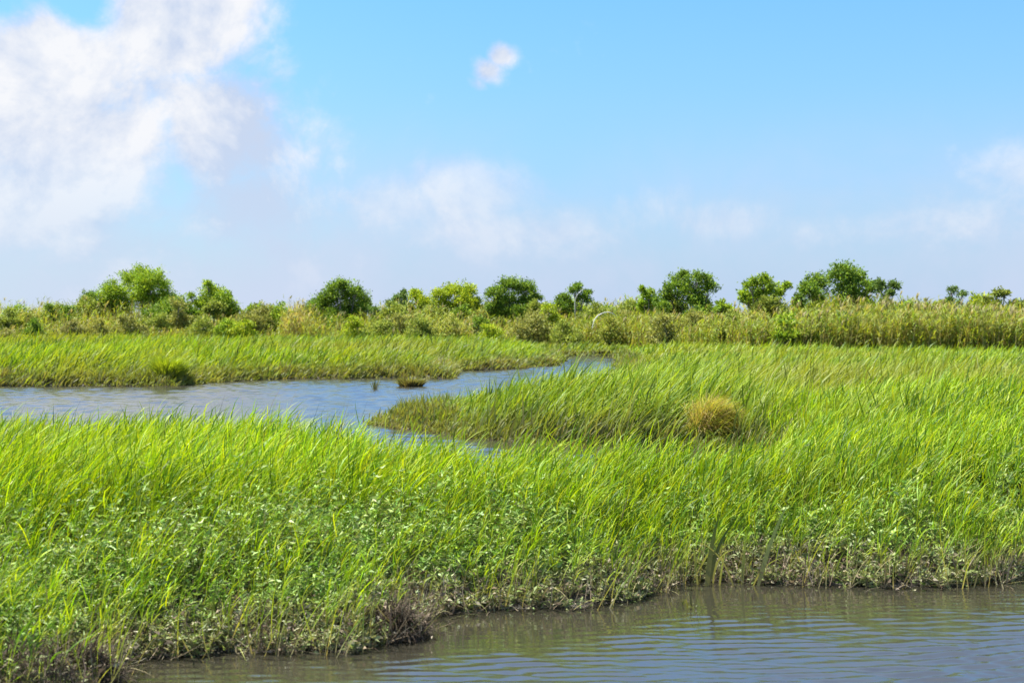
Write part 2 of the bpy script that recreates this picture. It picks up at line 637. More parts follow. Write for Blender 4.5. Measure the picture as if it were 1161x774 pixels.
def height_field(X, Y):
    """grass height in metres"""
    s = shore(X, Y, True)
    D = np.hypot(X, Y)
    h = 0.82 * (0.80 + 0.42 * fbm(X * 0.35, Y * 0.35, 31)) * (0.88 + 0.24 * fbm(X * 1.6, Y * 1.6, 33))
    edge = np.minimum(s[0], s[2])
    e = np.where(Y > 19, sstep(edge, 0.0, 2.6), 1.0)
    wall = sstep(col_px(X, Y), 500, 600) * (Y < 27) * (Y > 17)
    e = e * (1 - wall) + wall * (0.5 + 0.5 * sstep(edge, -0.05, 0.5))
    h *= 0.42 + 0.58 * e
    cp = col_px(X, Y)
    h *= 1 - 0.08 * sstep(cp, 370, 420) * sstep(cp, 570, 530) * (Y < 18)
    h *= 1 + 0.06 * sstep(cp, 560, 590) * sstep(cp, 700, 660) * (Y < 18)
    h *= 1 - 0.13 * sstep(cp, 660, 740) * sstep(cp, 960, 860) * sstep(Y, 10.2, 11.4) * (Y < 18)
    h *= 1 - 0.28 * sstep(cp, 560, 620) * sstep(cp, 760, 710) * sstep(Y, 30, 36) * (Y < 62)
    h *= 1 - 0.35 * sstep(Y, 72, 78) * sstep(cp, 540, 600) * sstep(cp, 800, 740)
    h *= 1 - 0.20 * sstep(Y, 30, 42) * sstep(cp, 640, 760)
    h *= np.where(Y > 18, 0.78 + 0.46 * fbm(X * 2.2, Y * 1.2, 35, 3), 1.0)
    tip = np.hypot(X - pd(423, 27)[0], Y - 27.2)
    h *= 0.62 + 0.38 * sstep(tip, 1.0, 5.0)
    return h


def wind_lean(n, amount):
    w = np.stack([rng.normal(0.95, 0.28, n), rng.normal(0.1, 0.35, n), np.zeros(n)], 1)
    return w * amount[:, None]


# --- the tall grass of the bank in front
def front_grass():
    X, Y, D = scatter(5.5, 23.0, 780, 30, 1.0)
    s = shore(X, Y, True)
    sm = np.minimum(s[0], s[1])
    inA = (sm > -0.02) & ((Y < 17.5) | (col_px(X, Y) > 870))
    weedy = sstep(fbm(X * 0.7 + 31, Y * 0.7, 62), 0.40, 0.58) * sstep(s[1], 2.1, 1.2)
    keep = inA & (rng.uniform(0, 1, len(X)) > weedy * 0.82) & (rng.uniform(0, 1, len(X)) < 0.35 + 0.65 * sstep(fbm(X * 3.1, Y * 3.1, 66, 3), 0.36, 0.54)) & (rng.uniform(0, 1, len(X)) < np.where(s[1] < 0.7, 0.60 + 0.4 * sstep(s[1], .1, .6), 1.0))
    X, Y, D = X[keep], Y[keep], D[keep]
    s1 = s[1][keep]
    n = len(X)
    gz = ground_z(X, Y)
    H = height_field(X, Y) * rng.uniform(0.72, 1.12, n) * (0.58 + 0.42 * sstep(s1, 0.0, np.where(col_px(X, Y) > 600, 1.35, 1.7)))
    g = Geo()
    P = np.stack([X, Y, gz - 0.02], 1)
    patch = fbm(X * 0.5, Y * 0.5, 41)
    yel = sstep(patch, 0.52, 0.72)[:, None]
    depth = (0.70 + 0.62 * fbm(X * 0.45 + 7, Y * 0.6, 43))[:, None]    # darker and paler stands
    lean = rng.uniform(0.06, 0.34, n) * (0.25 + 1.6 * fbm(X * 0.9, Y * 0.9, 47))
    up = np.array((0, 0, 1.0))
    d0 = up + wind_lean(n, lean * 0.5) + rng.normal(0, 0.10, (n, 3)) * (1, 1, 0)
    bend = wind_lean(n, lean * 1.5)
    wsc = np.clip(D / 11.0, 0.75, 1.9)
    tide = np.full(n, 0.25) * rng.uniform(0.6, 1.2, n) * sstep(s1, 2.6, 0.2)
    c0 = mixcol(n, G_BASE)
    c1 = mixcol(n, G_BRIGHT) * (1 - yel * 0.6) + np.array((0.26, 0.32, 0.03)) * yel * 0.6
    c1 = c1 * depth
    # stems
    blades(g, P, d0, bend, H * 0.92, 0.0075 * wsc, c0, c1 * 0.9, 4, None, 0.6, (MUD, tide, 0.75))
    # leaves up the stem, blown over to the right
    for k in range(6):
        f = rng.uniform(0.26 + 0.10 * k, 0.48 + 0.095 * k, n)
        sel = rng.uniform(0, 1, n) < 0.85
        dn = d0 / np.linalg.norm(d0, axis=1, keepdims=True)
        base = P + dn * (f * H * 0.9)[:, None] + bend * (f ** 2.4 * H * 0.3)[:, None]
        ang = rng.uniform(0, 2 * math.pi, n)
        out = np.stack([np.cos(ang), np.sin(ang), np.zeros(n)], 1)
        dl = up * rng.uniform(0.75, 1.3, n)[:, None] + out * rng.uniform(0.15, 0.62, n)[:, None] + WIND * rng.uniform(0.0, 0.5, n)[:, None]
        bl = WIND * rng.uniform(0.1, 1.3, n)[:, None] + out * rng.uniform(0, 0.5, n)[:, None] - up * rng.uniform(0.0, 1.1, n)[:, None] ** 1.5
        cl = mixcol(n, G_BRIGHT) * (1 - yel * 0.5) + np.array((0.27, 0.33, 0.03)) * yel * 0.5
        cl = cl * depth
        ln = H * rng.uniform(0.22, 0.46, n)
        blades(g, base[sel], dl[sel], bl[sel], ln[sel], (rng.uniform(0.006, 0.0125, n) * wsc)[sel], cl[sel] * 0.92, cl[sel], 4, None, 0.75, (MUD, tide[sel], 0.55))
    m = rng.uniform(0, 1, n) < 0.03                                  # dead and broken straws
    k = int(m.sum())
    a = rng.uniform(0, 2 * math.pi, k)
    blades(g, P[m] + np.array((0, 0, 0.25)) * H[m][:, None], np.stack([np.cos(a), np.sin(a), rng.uniform(0.2, 1.6, k)], 1), rng.normal(0, 0.9, (k, 3)) - np.array((0, 0, 0.4)),
           H[m] * rng.uniform(0.3, 0.75, k), np.full(k, 0.0085), mixcol(k, [(0.24, 0.20, 0.09)]), mixcol(k, [(0.34, 0.28, 0.13), (0.26, 0.24, 0.07)]), 5)
    Xe, Ye, De = scatter(5.5, 13.0, 150, 30, 0.8)
    se = shore(Xe, Ye, True)[1]
    ke = (se > -0.16) & (se < 0.25) & (fbm(Xe * 1.7, Ye * 1.7, 73, 3) > 0.50)
    Xe, Ye = Xe[ke], Ye[ke]
    k = len(Xe)
    he = rng.uniform(0.22, 0.62, k)
    ce = mixcol(k, [(0.17, 0.17, 0.06), (0.12, 0.17, 0.03), (0.20, 0.17, 0.09)])
    blades(g, np.stack([Xe, Ye, np.full(k, -0.06)], 1), up + wind_lean(k, rng.uniform(0.0, 0.25, k)) + rng.normal(0, 0.22, (k, 3)) * (1, 1, 0) - np.array((0, 0.08, 0)), wind_lean(k, rng.uniform(0.0, 0.6, k)), he,
           rng.uniform(0.006, 0.012, k), ce, mixcol(k, G_BRIGHT), 5, None, 0.6, (MUD, np.full(k, 0.10), 0.7))
    # thin dark rush stems that stick out of the top
    m = rng.uniform(0, 1, n) < 0.035
    k = int(m.sum())
    blades(g, P[m], up + wind_lean(k, rng.uniform(0.1, 0.35, k)), wind_lean(k, rng.uniform(0.1, 0.4, k)), H[m] * rng.uniform(1.1, 1.42, k),
           np.full(k, 0.008), mixcol(k, [(0.05, 0.09, 0.02)]), mixcol(k, [(0.06, 0.11, 0.03), (0.16, 0.11, 0.07)]), 5)
    o = g.build('cordgrass', M_GRASS)
    tag(o, 'tall bright green grass on the bank nearest the camera, blown over to the right', 'grass', kind='stuff')


front_grass()


def far_grass():
    X, Y, D = scatter(19.0, 108.0, 620, 27, 1.55)
    s = shore(X, Y, True)
    sm = np.minimum(np.minimum(s[0], s[1]), s[2])
    cp = col_px(X, Y)
    keep = (sm > -0.04) & (Y > 17.5) & (Y < belt_d(cp) + 5) & ((Y >= 23) | (cp < 880) | (rng.uniform(0, 1, len(X)) < 0.5))
    X, Y, D, cp = X[keep], Y[keep], D[keep], cp[keep]
    sm = sm[keep]
    n = len(X)
    gz = ground_z(X, Y)
    H = height_field(X, Y) * rng.uniform(0.75, 1.15, n)
    tu = px(801, 505)
    clear = sstep(np.abs(X - tu[0] + 0.12), 0.62, 0.34) * (Y < tu[1] + 0.40) * (Y > 17)      # short turf round the straw tussock
    H *= 1 - 0.62 * clear
    wet = np.hypot((cp - 1195) / 60, (Y - 33) / 6.5)                  # low turf beside the small pool on the right
    H *= 0.30 + 0.70 * sstep(wet, 0.5, 1.25)
    pen = (cp > 720 - 300 * sstep(Y, 60, 25)) | (Y < 36)              # the spit and the meadow behind it
    yel = sstep(fbm(X * 0.16, Y * 0.10, 51), 0.50, 0.70)
    oli = sstep(fbm(X * 0.12 + 9, Y * 0.06, 53), 0.44, 0.66) * np.where(pen, 0.35, 0.9)
    c1 = mixcol(n, G_BRIGHT)
    c1 = c1 * (1 - (yel * 0.6)[:, None]) + np.array((0.29, 0.28, 0.035)) * (yel * 0.6)[:, None]
    c1 = c1 * (1 - (oli * 0.38)[:, None]) + np.array((0.135, 0.165, 0.045)) * (oli * 0.38)[:, None]
    rust = sstep(fbm(X * 0.2, Y * 0.05, 57), 0.55, 0.68) * sstep(Y, 66, 90) * np.where(cp < 640, 0.55, 0.0)
    c1 = c1 * (1 - rust[:, None]) + np.array((0.26, 0.17, 0.06)) * rust[:, None]
    drye = (sstep(sm, np.where(pen, 0.5, 1.3), 0.05) * rng.uniform(0.2, 1, n))[:, None] * 0.75  # the silty margin
    c1 = c1 * (1 - drye) + np.array((0.17, 0.155, 0.075)) * drye
    c0 = mixcol(n, G_BASE) * (1 - drye) + np.array((0.15, 0.12, 0.08)) * drye
    P = np.stack([X, Y, gz - 0.02], 1)
    up = np.array((0, 0, 1.0))
    w = np.clip(0.015 * D / 13.0, 0.015, 0.12)
    spit = Y < 75
    for name, sel, lab in (('cordgrass', spit & pen, 'bright yellow green grass of the spit and the meadow beyond the lake channel'),
                           ('cordgrass', ~(spit & pen), 'green and olive grass of the far shore behind the lake')):
        g = Geo()
        for k in range(3):
            i = sel & (rng.uniform(0, 1, n) < (1.0, 0.9, 0.75)[k])
            m = int(i.sum())
            ang = rng.uniform(0, 2 * math.pi, m)
            out = np.stack([np.cos(ang), np.sin(ang), np.zeros(m)], 1)
            gust = (0.45 + 1.1 * fbm(X[i] * 0.7, Y[i] * 0.35, 59))
            d0 = up + out * rng.uniform(0.0, 0.45, m)[:, None] + WIND * (rng.uniform(0.0, 0.5, m) * gust)[:, None]
            b = WIND * (rng.uniform(0.0, 1.7, m) * gust)[:, None] + out * rng.uniform(0, 0.6, m)[:, None] - up * rng.uniform(0, 0.45, m)[:, None]
            f = rng.uniform(0, 0.18, m) * k * H[i]
            base = P[i] + out * 0.06 * k
            base[:, 2] += f
            cc = c1[i] * (1 + rng.normal(0, 0.10, (m, 1)))
            near = D[i] < 45
            for q, ns in ((near, 4), (~near, 3)):
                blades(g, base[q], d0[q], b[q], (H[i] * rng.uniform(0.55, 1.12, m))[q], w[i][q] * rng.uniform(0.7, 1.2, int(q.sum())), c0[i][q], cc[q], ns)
        o = g.build(name, M_GRASS)
        tag(o, lab, 'grass', kind='stuff')


far_grass()


def shore_sedge():
    X, Y, D = scatter(19.0, 100.0, 1500, 27, 1.45)
    st = shore(X, Y, True)
    sm = np.minimum(st[0], st[2])
    wid = (0.35 + 1.1 * fbm(X * 0.6, Y * 0.3, 63)) * np.where((col_px(X, Y) > 520) & (Y < 30), 0.35, 1.0) * np.where(Y > 60, 0.6, 1.0)
    keep = (sm > -0.10) & (sm < wid) & (Y > 18.5)
    X, Y, D, sm = X[keep], Y[keep], D[keep], sm[keep]
    n = len(X)
    P = np.stack([X, Y, np.maximum(ground_z(X, Y), -0.02) - 0.01], 1)
    g = Geo()
    hh = (0.12 + 0.34 * sstep(sm, -0.1, 0.9)) * rng.uniform(0.6, 1.4, n) * (0.7 + 0.6 * fbm(X, Y * 0.5, 65))
    tone = (sstep(fbm(X * 0.5, Y * 0.3, 69), 0.4, 0.62) * np.where((col_px(X, Y) > 415) & (Y < 50), 0.35, 1.0))[:, None]
    for k in range(3):
        a = rng.uniform(0, 2 * math.pi, n)
        out = np.stack([np.cos(a), np.sin(a), np.zeros(n)], 1)
        d0 = np.array((0, 0, 1.0)) + out * rng.uniform(0.1, 0.7, n)[:, None] + WIND * 0.15
        b = out * 0.4 + WIND * 0.3 - np.array((0, 0, 1.0)) * rng.uniform(0, 0.8, n)[:, None]
        c1 = mixcol(n, [(0.20, 0.19, 0.06), (0.16, 0.185, 0.05), (0.25, 0.22, 0.10)]) * tone + mixcol(n, [(0.18, 0.24, 0.03), (0.13, 0.19, 0.03)]) * (1 - tone)
        c0 = mixcol(n, [(0.12, 0.09, 0.05), (0.18, 0.14, 0.08)])
        blades(g, P, d0, b, hh * rng.uniform(0.7, 1.1, n), 0.011 * D / 13, c0, c1, 3)
    o = g.build('sedge', M_GRASS)
    tag(o, 'low olive and tan sedge fringing the shores of the lake channel', 'sedge', kind='stuff')


shore_sedge()


# --- broadleaf weeds, muddy below the tide line
def front_weeds():
    X, Y, D = scatter(5.5, 17.0, 820, 30, 1.0)
    s = shore(X, Y, True)
    sm = np.minimum(s[0], s[1])
    patch = fbm(X * 0.8, Y * 0.8, 61)
    right_ = sstep(col_px(X, Y), 460, 620)                           # on the right only a low muddy fringe
    prob = sstep(s[1], 2.0 - 0.8 * right_, 0.7 - 0.2 * right_) * 0.88 + sstep(patch, 0.52, 0.66) * 0.40 * sstep(s[1], 3.2, 1.8)
    prob = prob * (0.34 + 0.66 * sstep(fbm(X * 2.6, Y * 2.6, 64, 3), 0.38, 0.56))          # bushy clumps with dark gaps between
    keep = (sm > -0.03) & (Y < 18) & (rng.uniform(0, 1, len(X)) < np.clip(prob, 0, 1))
    X, Y, D = X[keep], Y[keep], D[keep]
    s1 = s[1][keep]
    n = len(X)
    gz = ground_z(X, Y)
    Hf = height_field(X, Y)
    H = (0.17 + 0.64 * sstep(s1, 0.0, 1.25)) * rng.uniform(0.55, 1.05, n) * Hf / 0.86
    up = np.array((0, 0, 1.0))
    g = Geo()
    P = np.stack([X, Y, gz - 0.01], 1)
    d0 = up + rng.normal(0, 0.28, (n, 3)) * (1, 1, 0) + WIND * 0.12
    d0 /= np.linalg.norm(d0, axis=1, keepdims=True)
    H *= 1 - 0.20 * sstep(col_px(X, Y), 460, 620) * sstep(s1, 1.2, 0.4)
    tide = (0.22 + 0.12 * (fbm(X * 1.3, Y * 1.3, 67) - 0.5) * 2) * sstep(s1, 2.8, 0.5)
    cs = mixcol(n, [(0.13, 0.15, 0.05), (0.16, 0.13, 0.08)])
    blades(g, P, d0, rng.normal(0, 0.2, (n, 3)) * (1, 1, 0), H, np.full(n, 0.006), cs, cs, 3, None, 0.4, (MUD, tide, 0.9))
    G = [(0.17, 0.28, 0.04), (0.21, 0.32, 0.06), (0.26, 0.37, 0.07), (0.12, 0.23, 0.03), (0.27, 0.34, 0.12)]
    Mc = [(0.27, 0.235, 0.15), (0.21, 0.18, 0.115), (0.34, 0.31, 0.21), (0.14, 0.115, 0.075), (0.20, 0.22, 0.09)]
    for k in range(18):
        f = rng.uniform(0.1, 1.0, n) ** 0.8
        base = P + d0 * (f * H)[:, None]
        ang = rng.uniform(0, 2 * math.pi, n)
        el = rng.uniform(-0.3, 0.95, n)
        d = np.stack([np.cos(ang), np.sin(ang), el], 1)
        z = base[:, 2]
        mud = (sstep(z, tide + 0.10, tide - 0.06) * rng.uniform(0.25, 1, n))[:, None]
        c = mixcol(n, G, jit=0.15) * (1 - mud) + mixcol(n, Mc, jit=0.18) * mud
        L = rng.uniform(0.036, 0.072, n) * np.clip(D / 11, 0.8, 1.4)
        leaves(g, base, d, L, L * rng.uniform(0.22, 0.36, n), c, 0.35)
    o = g.build('leafy_weed', M_LEAF)
    tag(o, 'leafy weeds along the edge of the front bank, caked in pale mud near the water', 'weeds', kind='stuff')


front_weeds()


def edge_litter():
    X, Y, D = scatter(5.5, 13.0, 330, 30, 0.8)
    s = shore(X, Y, True)[1]
    keep = (s > -0.10) & (s < 0.32) & (rng.uniform(0, 1, len(X)) < 0.3 + 0.7 * sstep(fbm(X * 2, Y * 2, 71), .35, .6))
    X, Y = X[keep], Y[keep]
    n = len(X)
    P = np.stack([X, Y, np.maximum(ground_z(X, Y), 0.0) + 0.005], 1)
    up = np.array((0, 0, 1.0))
    g = Geo()
    C = [(0.20, 0.165, 0.11), (0.14, 0.11, 0.075), (0.27, 0.23, 0.16), (0.08, 0.062, 0.042)]
    for k in range(3):
        ang = rng.uniform(0, 2 * math.pi, n)
        d = np.stack([np.cos(ang), np.sin(ang), rng.uniform(0.05, 1.2 + 2.2 * (k > 0), n)], 1)
        c = mixcol(n, C)
        blades(g, P, d, rng.normal(0, 0.5, (n, 3)), rng.uniform(0.06, 0.20 + 0.16 * (k > 0), n), rng.uniform(0.004, 0.010, n), c, c, 3)
    for k in range(2):
        ang = rng.uniform(0, 2 * math.pi, n)
        d = np.stack([np.cos(ang), np.sin(ang), rng.uniform(-0.2, 0.9, n)], 1)
        b = P + rng.normal(0, 0.05, (n, 3)) * (1, 1, 0) + up * rng.uniform(0.0, 0.16, n)[:, None]
        L = rng.uniform(0.025, 0.06, n)
        leaves(g, b, d, L, L * rng.uniform(0.3, 0.5, n), mixcol(n, C), 0.4)
    # broken, bent straws hanging over the water
    i = rng.choice(n, min(n, 150), replace=False)
    m = len(i)
    d = np.stack([rng.normal(0.3, 0.7, m), rng.normal(-0.35, 0.35, m), rng.uniform(0.3, 1.4, m)], 1)
    blades(g, P[i], d, np.stack([rng.normal(0.2, 0.5, m), rng.normal(-0.2, 0.3, m), rng.uniform(-1.6, -0.1, m)], 1), rng.uniform(0.25, 0.6, m),
           rng.uniform(0.006, 0.012, m), mixcol(m, [(0.2, 0.18, 0.08)]), mixcol(m, [(0.30, 0.27, 0.13), (0.16, 0.19, 0.05)]), 6)
    o = g.build('dead_plant_litter', M_DRY)
    tag(o, 'tangled brown dead stems and curled leaves lying along the front waterline', 'plant litter', kind='stuff')


edge_litter()

# ------------------------------------------------------------------ trees and shrubs
def tubes(paths, sides=6):
    V, Fq, n = [], [], 0
    for pts, rad in paths:
        pts = np.asarray(pts, float)
        L = len(pts)
        tg = np.gradient(pts, axis=0)
        tg /= np.linalg.norm(tg, axis=1, keepdims=True) + 1e-9
        ref = np.array((0.3, 1.0, 0.1))
        a = np.cross(tg, ref)
        a /= np.linalg.norm(a, axis=1, keepdims=True) + 1e-9
        b = np.cross(tg, a)
        th = np.linspace(0, 2 * math.pi, sides, endpoint=False)
        ring = pts[:, None] + (a[:, None] * np.cos(th)[None, :, None] + b[:, None] * np.sin(th)[None, :, None]) * np.asarray(rad)[:, None, None]
        V.append(ring.reshape(-1, 3))
        for k in range(L - 1):
            j = np.arange(sides)
            j2 = (j + 1) % sides
            Fq.append(np.stack([n + k * sides + j, n + k * sides + j2, n + (k + 1) * sides + j2, n + (k + 1) * sides + j], 1))
        n += L * sides
    return np.concatenate(V), np.concatenate(Fq)


TONES = {
    'deep': [(0.106, 0.187, 0.022), (0.157, 0.251, 0.026), (0.073, 0.143, 0.020), (0.211, 0.306, 0.030)],
    'fresh': [(0.180, 0.287, 0.023), (0.253, 0.368, 0.026), (0.126, 0.216, 0.022), (0.317, 0.413, 0.030)],
    'lime': [(0.317, 0.413, 0.022), (0.401, 0.476, 0.028), (0.211, 0.306, 0.022)],
    'blue': [(0.106, 0.179, 0.040), (0.157, 0.233, 0.055), (0.073, 0.135, 0.030)],
    'olive': [(0.230, 0.285, 0.050), (0.280, 0.325, 0.060), (0.170, 0.225, 0.040)],
    'grey': [(0.253, 0.269, 0.069), (0.326, 0.323, 0.089), (0.188, 0.206, 0.050)],
    'gold': [(0.290, 0.320, 0.055), (0.240, 0.290, 0.045), (0.330, 0.330, 0.090)],
    'brown': [(0.250, 0.240, 0.080), (0.280, 0.260, 0.110), (0.210, 0.245, 0.060)],
}


def plant(name, lobes, d, tone, label, cat, group, dens=1.0, leaf=0.135, stems=4, gappy=0.5, root=None):
    """a woody plant whose crown lobes are given as photo (x, y, r) at distance d"""
    if name == 'tree' and root is None:                              # leafed down into the reeds
        lobes = list(lobes) + [(x + 2, y + r * 0.9, r * 0.85) for x, y, r in lobes if y > np.median([q[1] for q in lobes])]
    lb = np.array(lobes, float)
    d = max(d, float(belt_d(np.mean([q[0] for q in lobes]))) + 5.0) if name == 'tree' else d
    ppm = F_PX / d
    cx_px = lb[:, 0].mean() if root is None else root
    bx = (cx_px - CX) / F_PX * d
    gz = float(ground_z(np.array([bx]), np.array([d]))[0])
    o = empty(name, (bx, d, gz))
    tag(o, label, cat, group)
    cen = np.array([at(x, y, d) for x, y, r in lobes]) - np.array((bx, d, gz))
    rad = lb[:, 2] / ppm
    width = (lb[:, 0].max() - lb[:, 0].min()) / ppm * 0.5 + rad.mean()
    cen[:, 1] = rng.uniform(-0.55, 0.55, len(cen)) * width
    # limbs
    paths = []
    hub = np.array((0, 0, max(0.25, cen[:, 2].min() * 0.35)))
    for k in range(stems):
        a = rng.uniform(0, 2 * math.pi)
        foot = np.array((math.cos(a), math.sin(a), 0)) * 0.06 * stems ** 0.5
        foot[2] = -0.15
        paths.append(([foot, foot * 0.5 + hub * 0.5, hub], [0.035 * width ** 0.5 + 0.03, 0.03 * width ** 0.5 + 0.025, 0.03 * width ** 0.5 + 0.02]))
    for c, r in zip(cen, rad):
        mid = hub * 0.45 + c * 0.55 + rng.normal(0, 0.12, 3) * (1, 1, 0.3)
        mid[2] = min(mid[2], c[2])
        paths.append(([hub, mid, c, c + (0, 0, r * 0.4)], [0.025 * width ** 0.5 + 0.02, 0.03, 0.018, 0.006]))
        for q in range(5):
            e = rng.normal(size=3)
            e /= np.linalg.norm(e)
            paths.append(([mid * 0.4 + c * 0.6, c + e * r * 0.5, c + e * r * 0.92], [0.018, 0.011, 0.004]))
    V, Fq = tubes(paths, 5)
    mesh_obj('trunk' if name.endswith('tree') else 'stem', V, Fq, M_BARK, o, smooth_=True)
    # leaves grouped in sprays spread through each lobe, with gaps
    g = Geo()
    for c, r in zip(cen, rad):
        ns = int(max(16, 140 * r ** 1.8 * dens))
        e = rng.normal(size=(ns, 3))
        e /= np.linalg.norm(e, axis=1, keepdims=True)
        e[:, 2] = np.where(e[:, 2] < -0.45, -e[:, 2] * 0.5, e[:, 2])
        rr = r * rng.uniform(0.40, 1.0, ns) ** 0.6 * (1 + rng.normal(0, 0.16, ns) + 0.35 * (rng.uniform(0, 1, ns) < 0.07))
        sp = c + e * rr[:, None]
        keep = rng.uniform(0, 1, ns) > gappy * 0.35
        sp, e = sp[keep], e[keep]
        ns = len(sp)
        tonev = rng.normal(0, 0.16, ns)
        k = 28
        j = np.repeat(np.arange(ns), k)
        q = sp[j] + rng.normal(0, 0.16 * min(1.0, r + 0.25), (ns * k, 3)) * (1, 1, 0.8)
        q[:, 2] = np.maximum(q[:, 2], 0.05)
        dd = e[j] * 0.55 + rng.normal(0, 0.6, (ns * k, 3)) + np.array((0.15, 0, 0.25))
        L = rng.uniform(0.65, 1.25, ns * k) * leaf
        cc = mixcol(ns * k, TONES[tone], jit=0.10) * (1 + tonev[j])[:, None]
        leaves(g, q, dd, L, L * rng.uniform(0.45, 0.70, ns * k), np.clip(cc, 0.01, 0.5), 0.2)
    g.build('crown' if name.endswith('tree') else 'foliage', M_TREE, o)
    return o


GT = 'trees standing out of the thicket'
plant('tree', [(150, 321, 19), (174, 324, 19), (134, 338, 17), (160, 343, 20), (186, 344, 15), (128, 350, 12), (198, 351, 11)], 103, 'fresh',
      'big round tree, the largest on the left, with a broad domed crown', 'tree', GT, 1.15)
plant('tree', [(105, 341, 10), (97, 346, 7), (115, 347, 9)], 105, 'deep', 'small dark tree tucked against the left side of the big round tree', 'tree', GT)
plant('tree', [(240, 334, 12), (228, 346, 10), (252, 344, 12), (263, 349, 9), (218, 336, 4), (238, 325, 6), (258, 336, 5)], 101, 'fresh',
      'lone loose crowned tree just right of the big round tree, with a spiky top', 'tree', GT)
plant('tree', [(384, 330, 13), (400, 337, 13), (370, 340, 13), (395, 354, 13), (362, 349, 10), (379, 360, 11), (412, 345, 8), (405, 331, 7), (390, 322, 5)], 96, 'deep',
      'tree with a dark hollow under its crown beside the golden reeds, left of centre', 'tree', GT, 1.1)
plant('tree', [(455, 340, 8), (446, 347, 7), (461, 350, 8), (458, 333, 3)], 97, 'blue', 'small bluish tree left of the slim pale green one', 'tree', GT)
plant('tree', [(474, 340, 9), (485, 350, 11), (470, 332, 5), (478, 346, 8)], 96, 'lime', 'slim pale green tree left of the yellow green tree', 'tree', GT)
plant('tree', [(514, 332, 12), (530, 334, 11), (500, 337, 10), (525, 346, 12), (505, 349, 11), (539, 345, 7)], 96, 'lime',
      'yellow green tree with a flat top, brightest of the row', 'tree', GT, 1.1)
plant('tree', [(578, 327, 12), (597, 329, 11), (562, 335, 11), (575, 345, 13), (597, 345, 11), (560, 350, 9), (608, 339, 7), (585, 357, 10)], 92, 'deep',
      'dense dark round tree right of the yellow green tree', 'tree', GT, 1.2)
plant('tree', [(652, 330, 7), (640, 340, 8), (661, 339, 8), (648, 350, 9), (634, 347, 6), (666, 332, 4), (656, 324, 3)], 90, 'deep',
      'small dark tree with upright twigs left of the arched white cane', 'tree', GT)
plant('tree', [(770, 322, 11), (788, 317, 11), (801, 329, 9), (780, 334, 13), (760, 330, 9), (750, 340, 8), (795, 342, 9), (806, 316, 4), (775, 312, 5)], 79, 'deep',
      'tall open crowned tree right of the arched white cane', 'tree', GT)
plant('tree', [(735, 335, 8), (727, 329, 3), (741, 347, 9), (730, 345, 7)], 78, 'fresh', 'low tree leaning off the left side of the tall open crowned tree', 'tree', GT)
plant('tree', [(865, 321, 9), (850, 325, 9), (878, 328, 8), (890, 325, 4), (860, 335, 11), (845, 335, 7)], 72, 'fresh',
      'small bushy tree left of the widest dome', 'tree', GT)
plant('tree', [(950, 315, 14), (970, 317, 14), (931, 324, 13), (985, 328, 10), (911, 332, 10), (955, 334, 15), (980, 340, 9), (900, 340, 6), (925, 340, 10)], 72, 'deep',
      'wide domed dark tree, the largest on the right', 'tree', GT, 1.2)
plant('tree', [(1000, 325, 6), (1012, 325, 6), (1006, 334, 5), (1003, 343, 4)], 70, 'blue', 'thin bluish tree against the right side of the wide domed tree', 'tree', GT, 0.9, root=1003)
plant('tree', [(1078, 330, 5), (1092, 335, 7), (1085, 345, 5), (1075, 341, 3)], 68, 'blue', 'thin see-through tree alone above the reeds on the right', 'tree', GT, 0.45, leaf=0.11, gappy=1.6, root=1080)
plant('tree', [(1133, 333, 5), (1141, 333, 4), (1120, 343, 8), (1128, 347, 8)], 68, 'olive', 'low olive tree left of the tufted one at the right edge', 'tree', GT, 0.9)

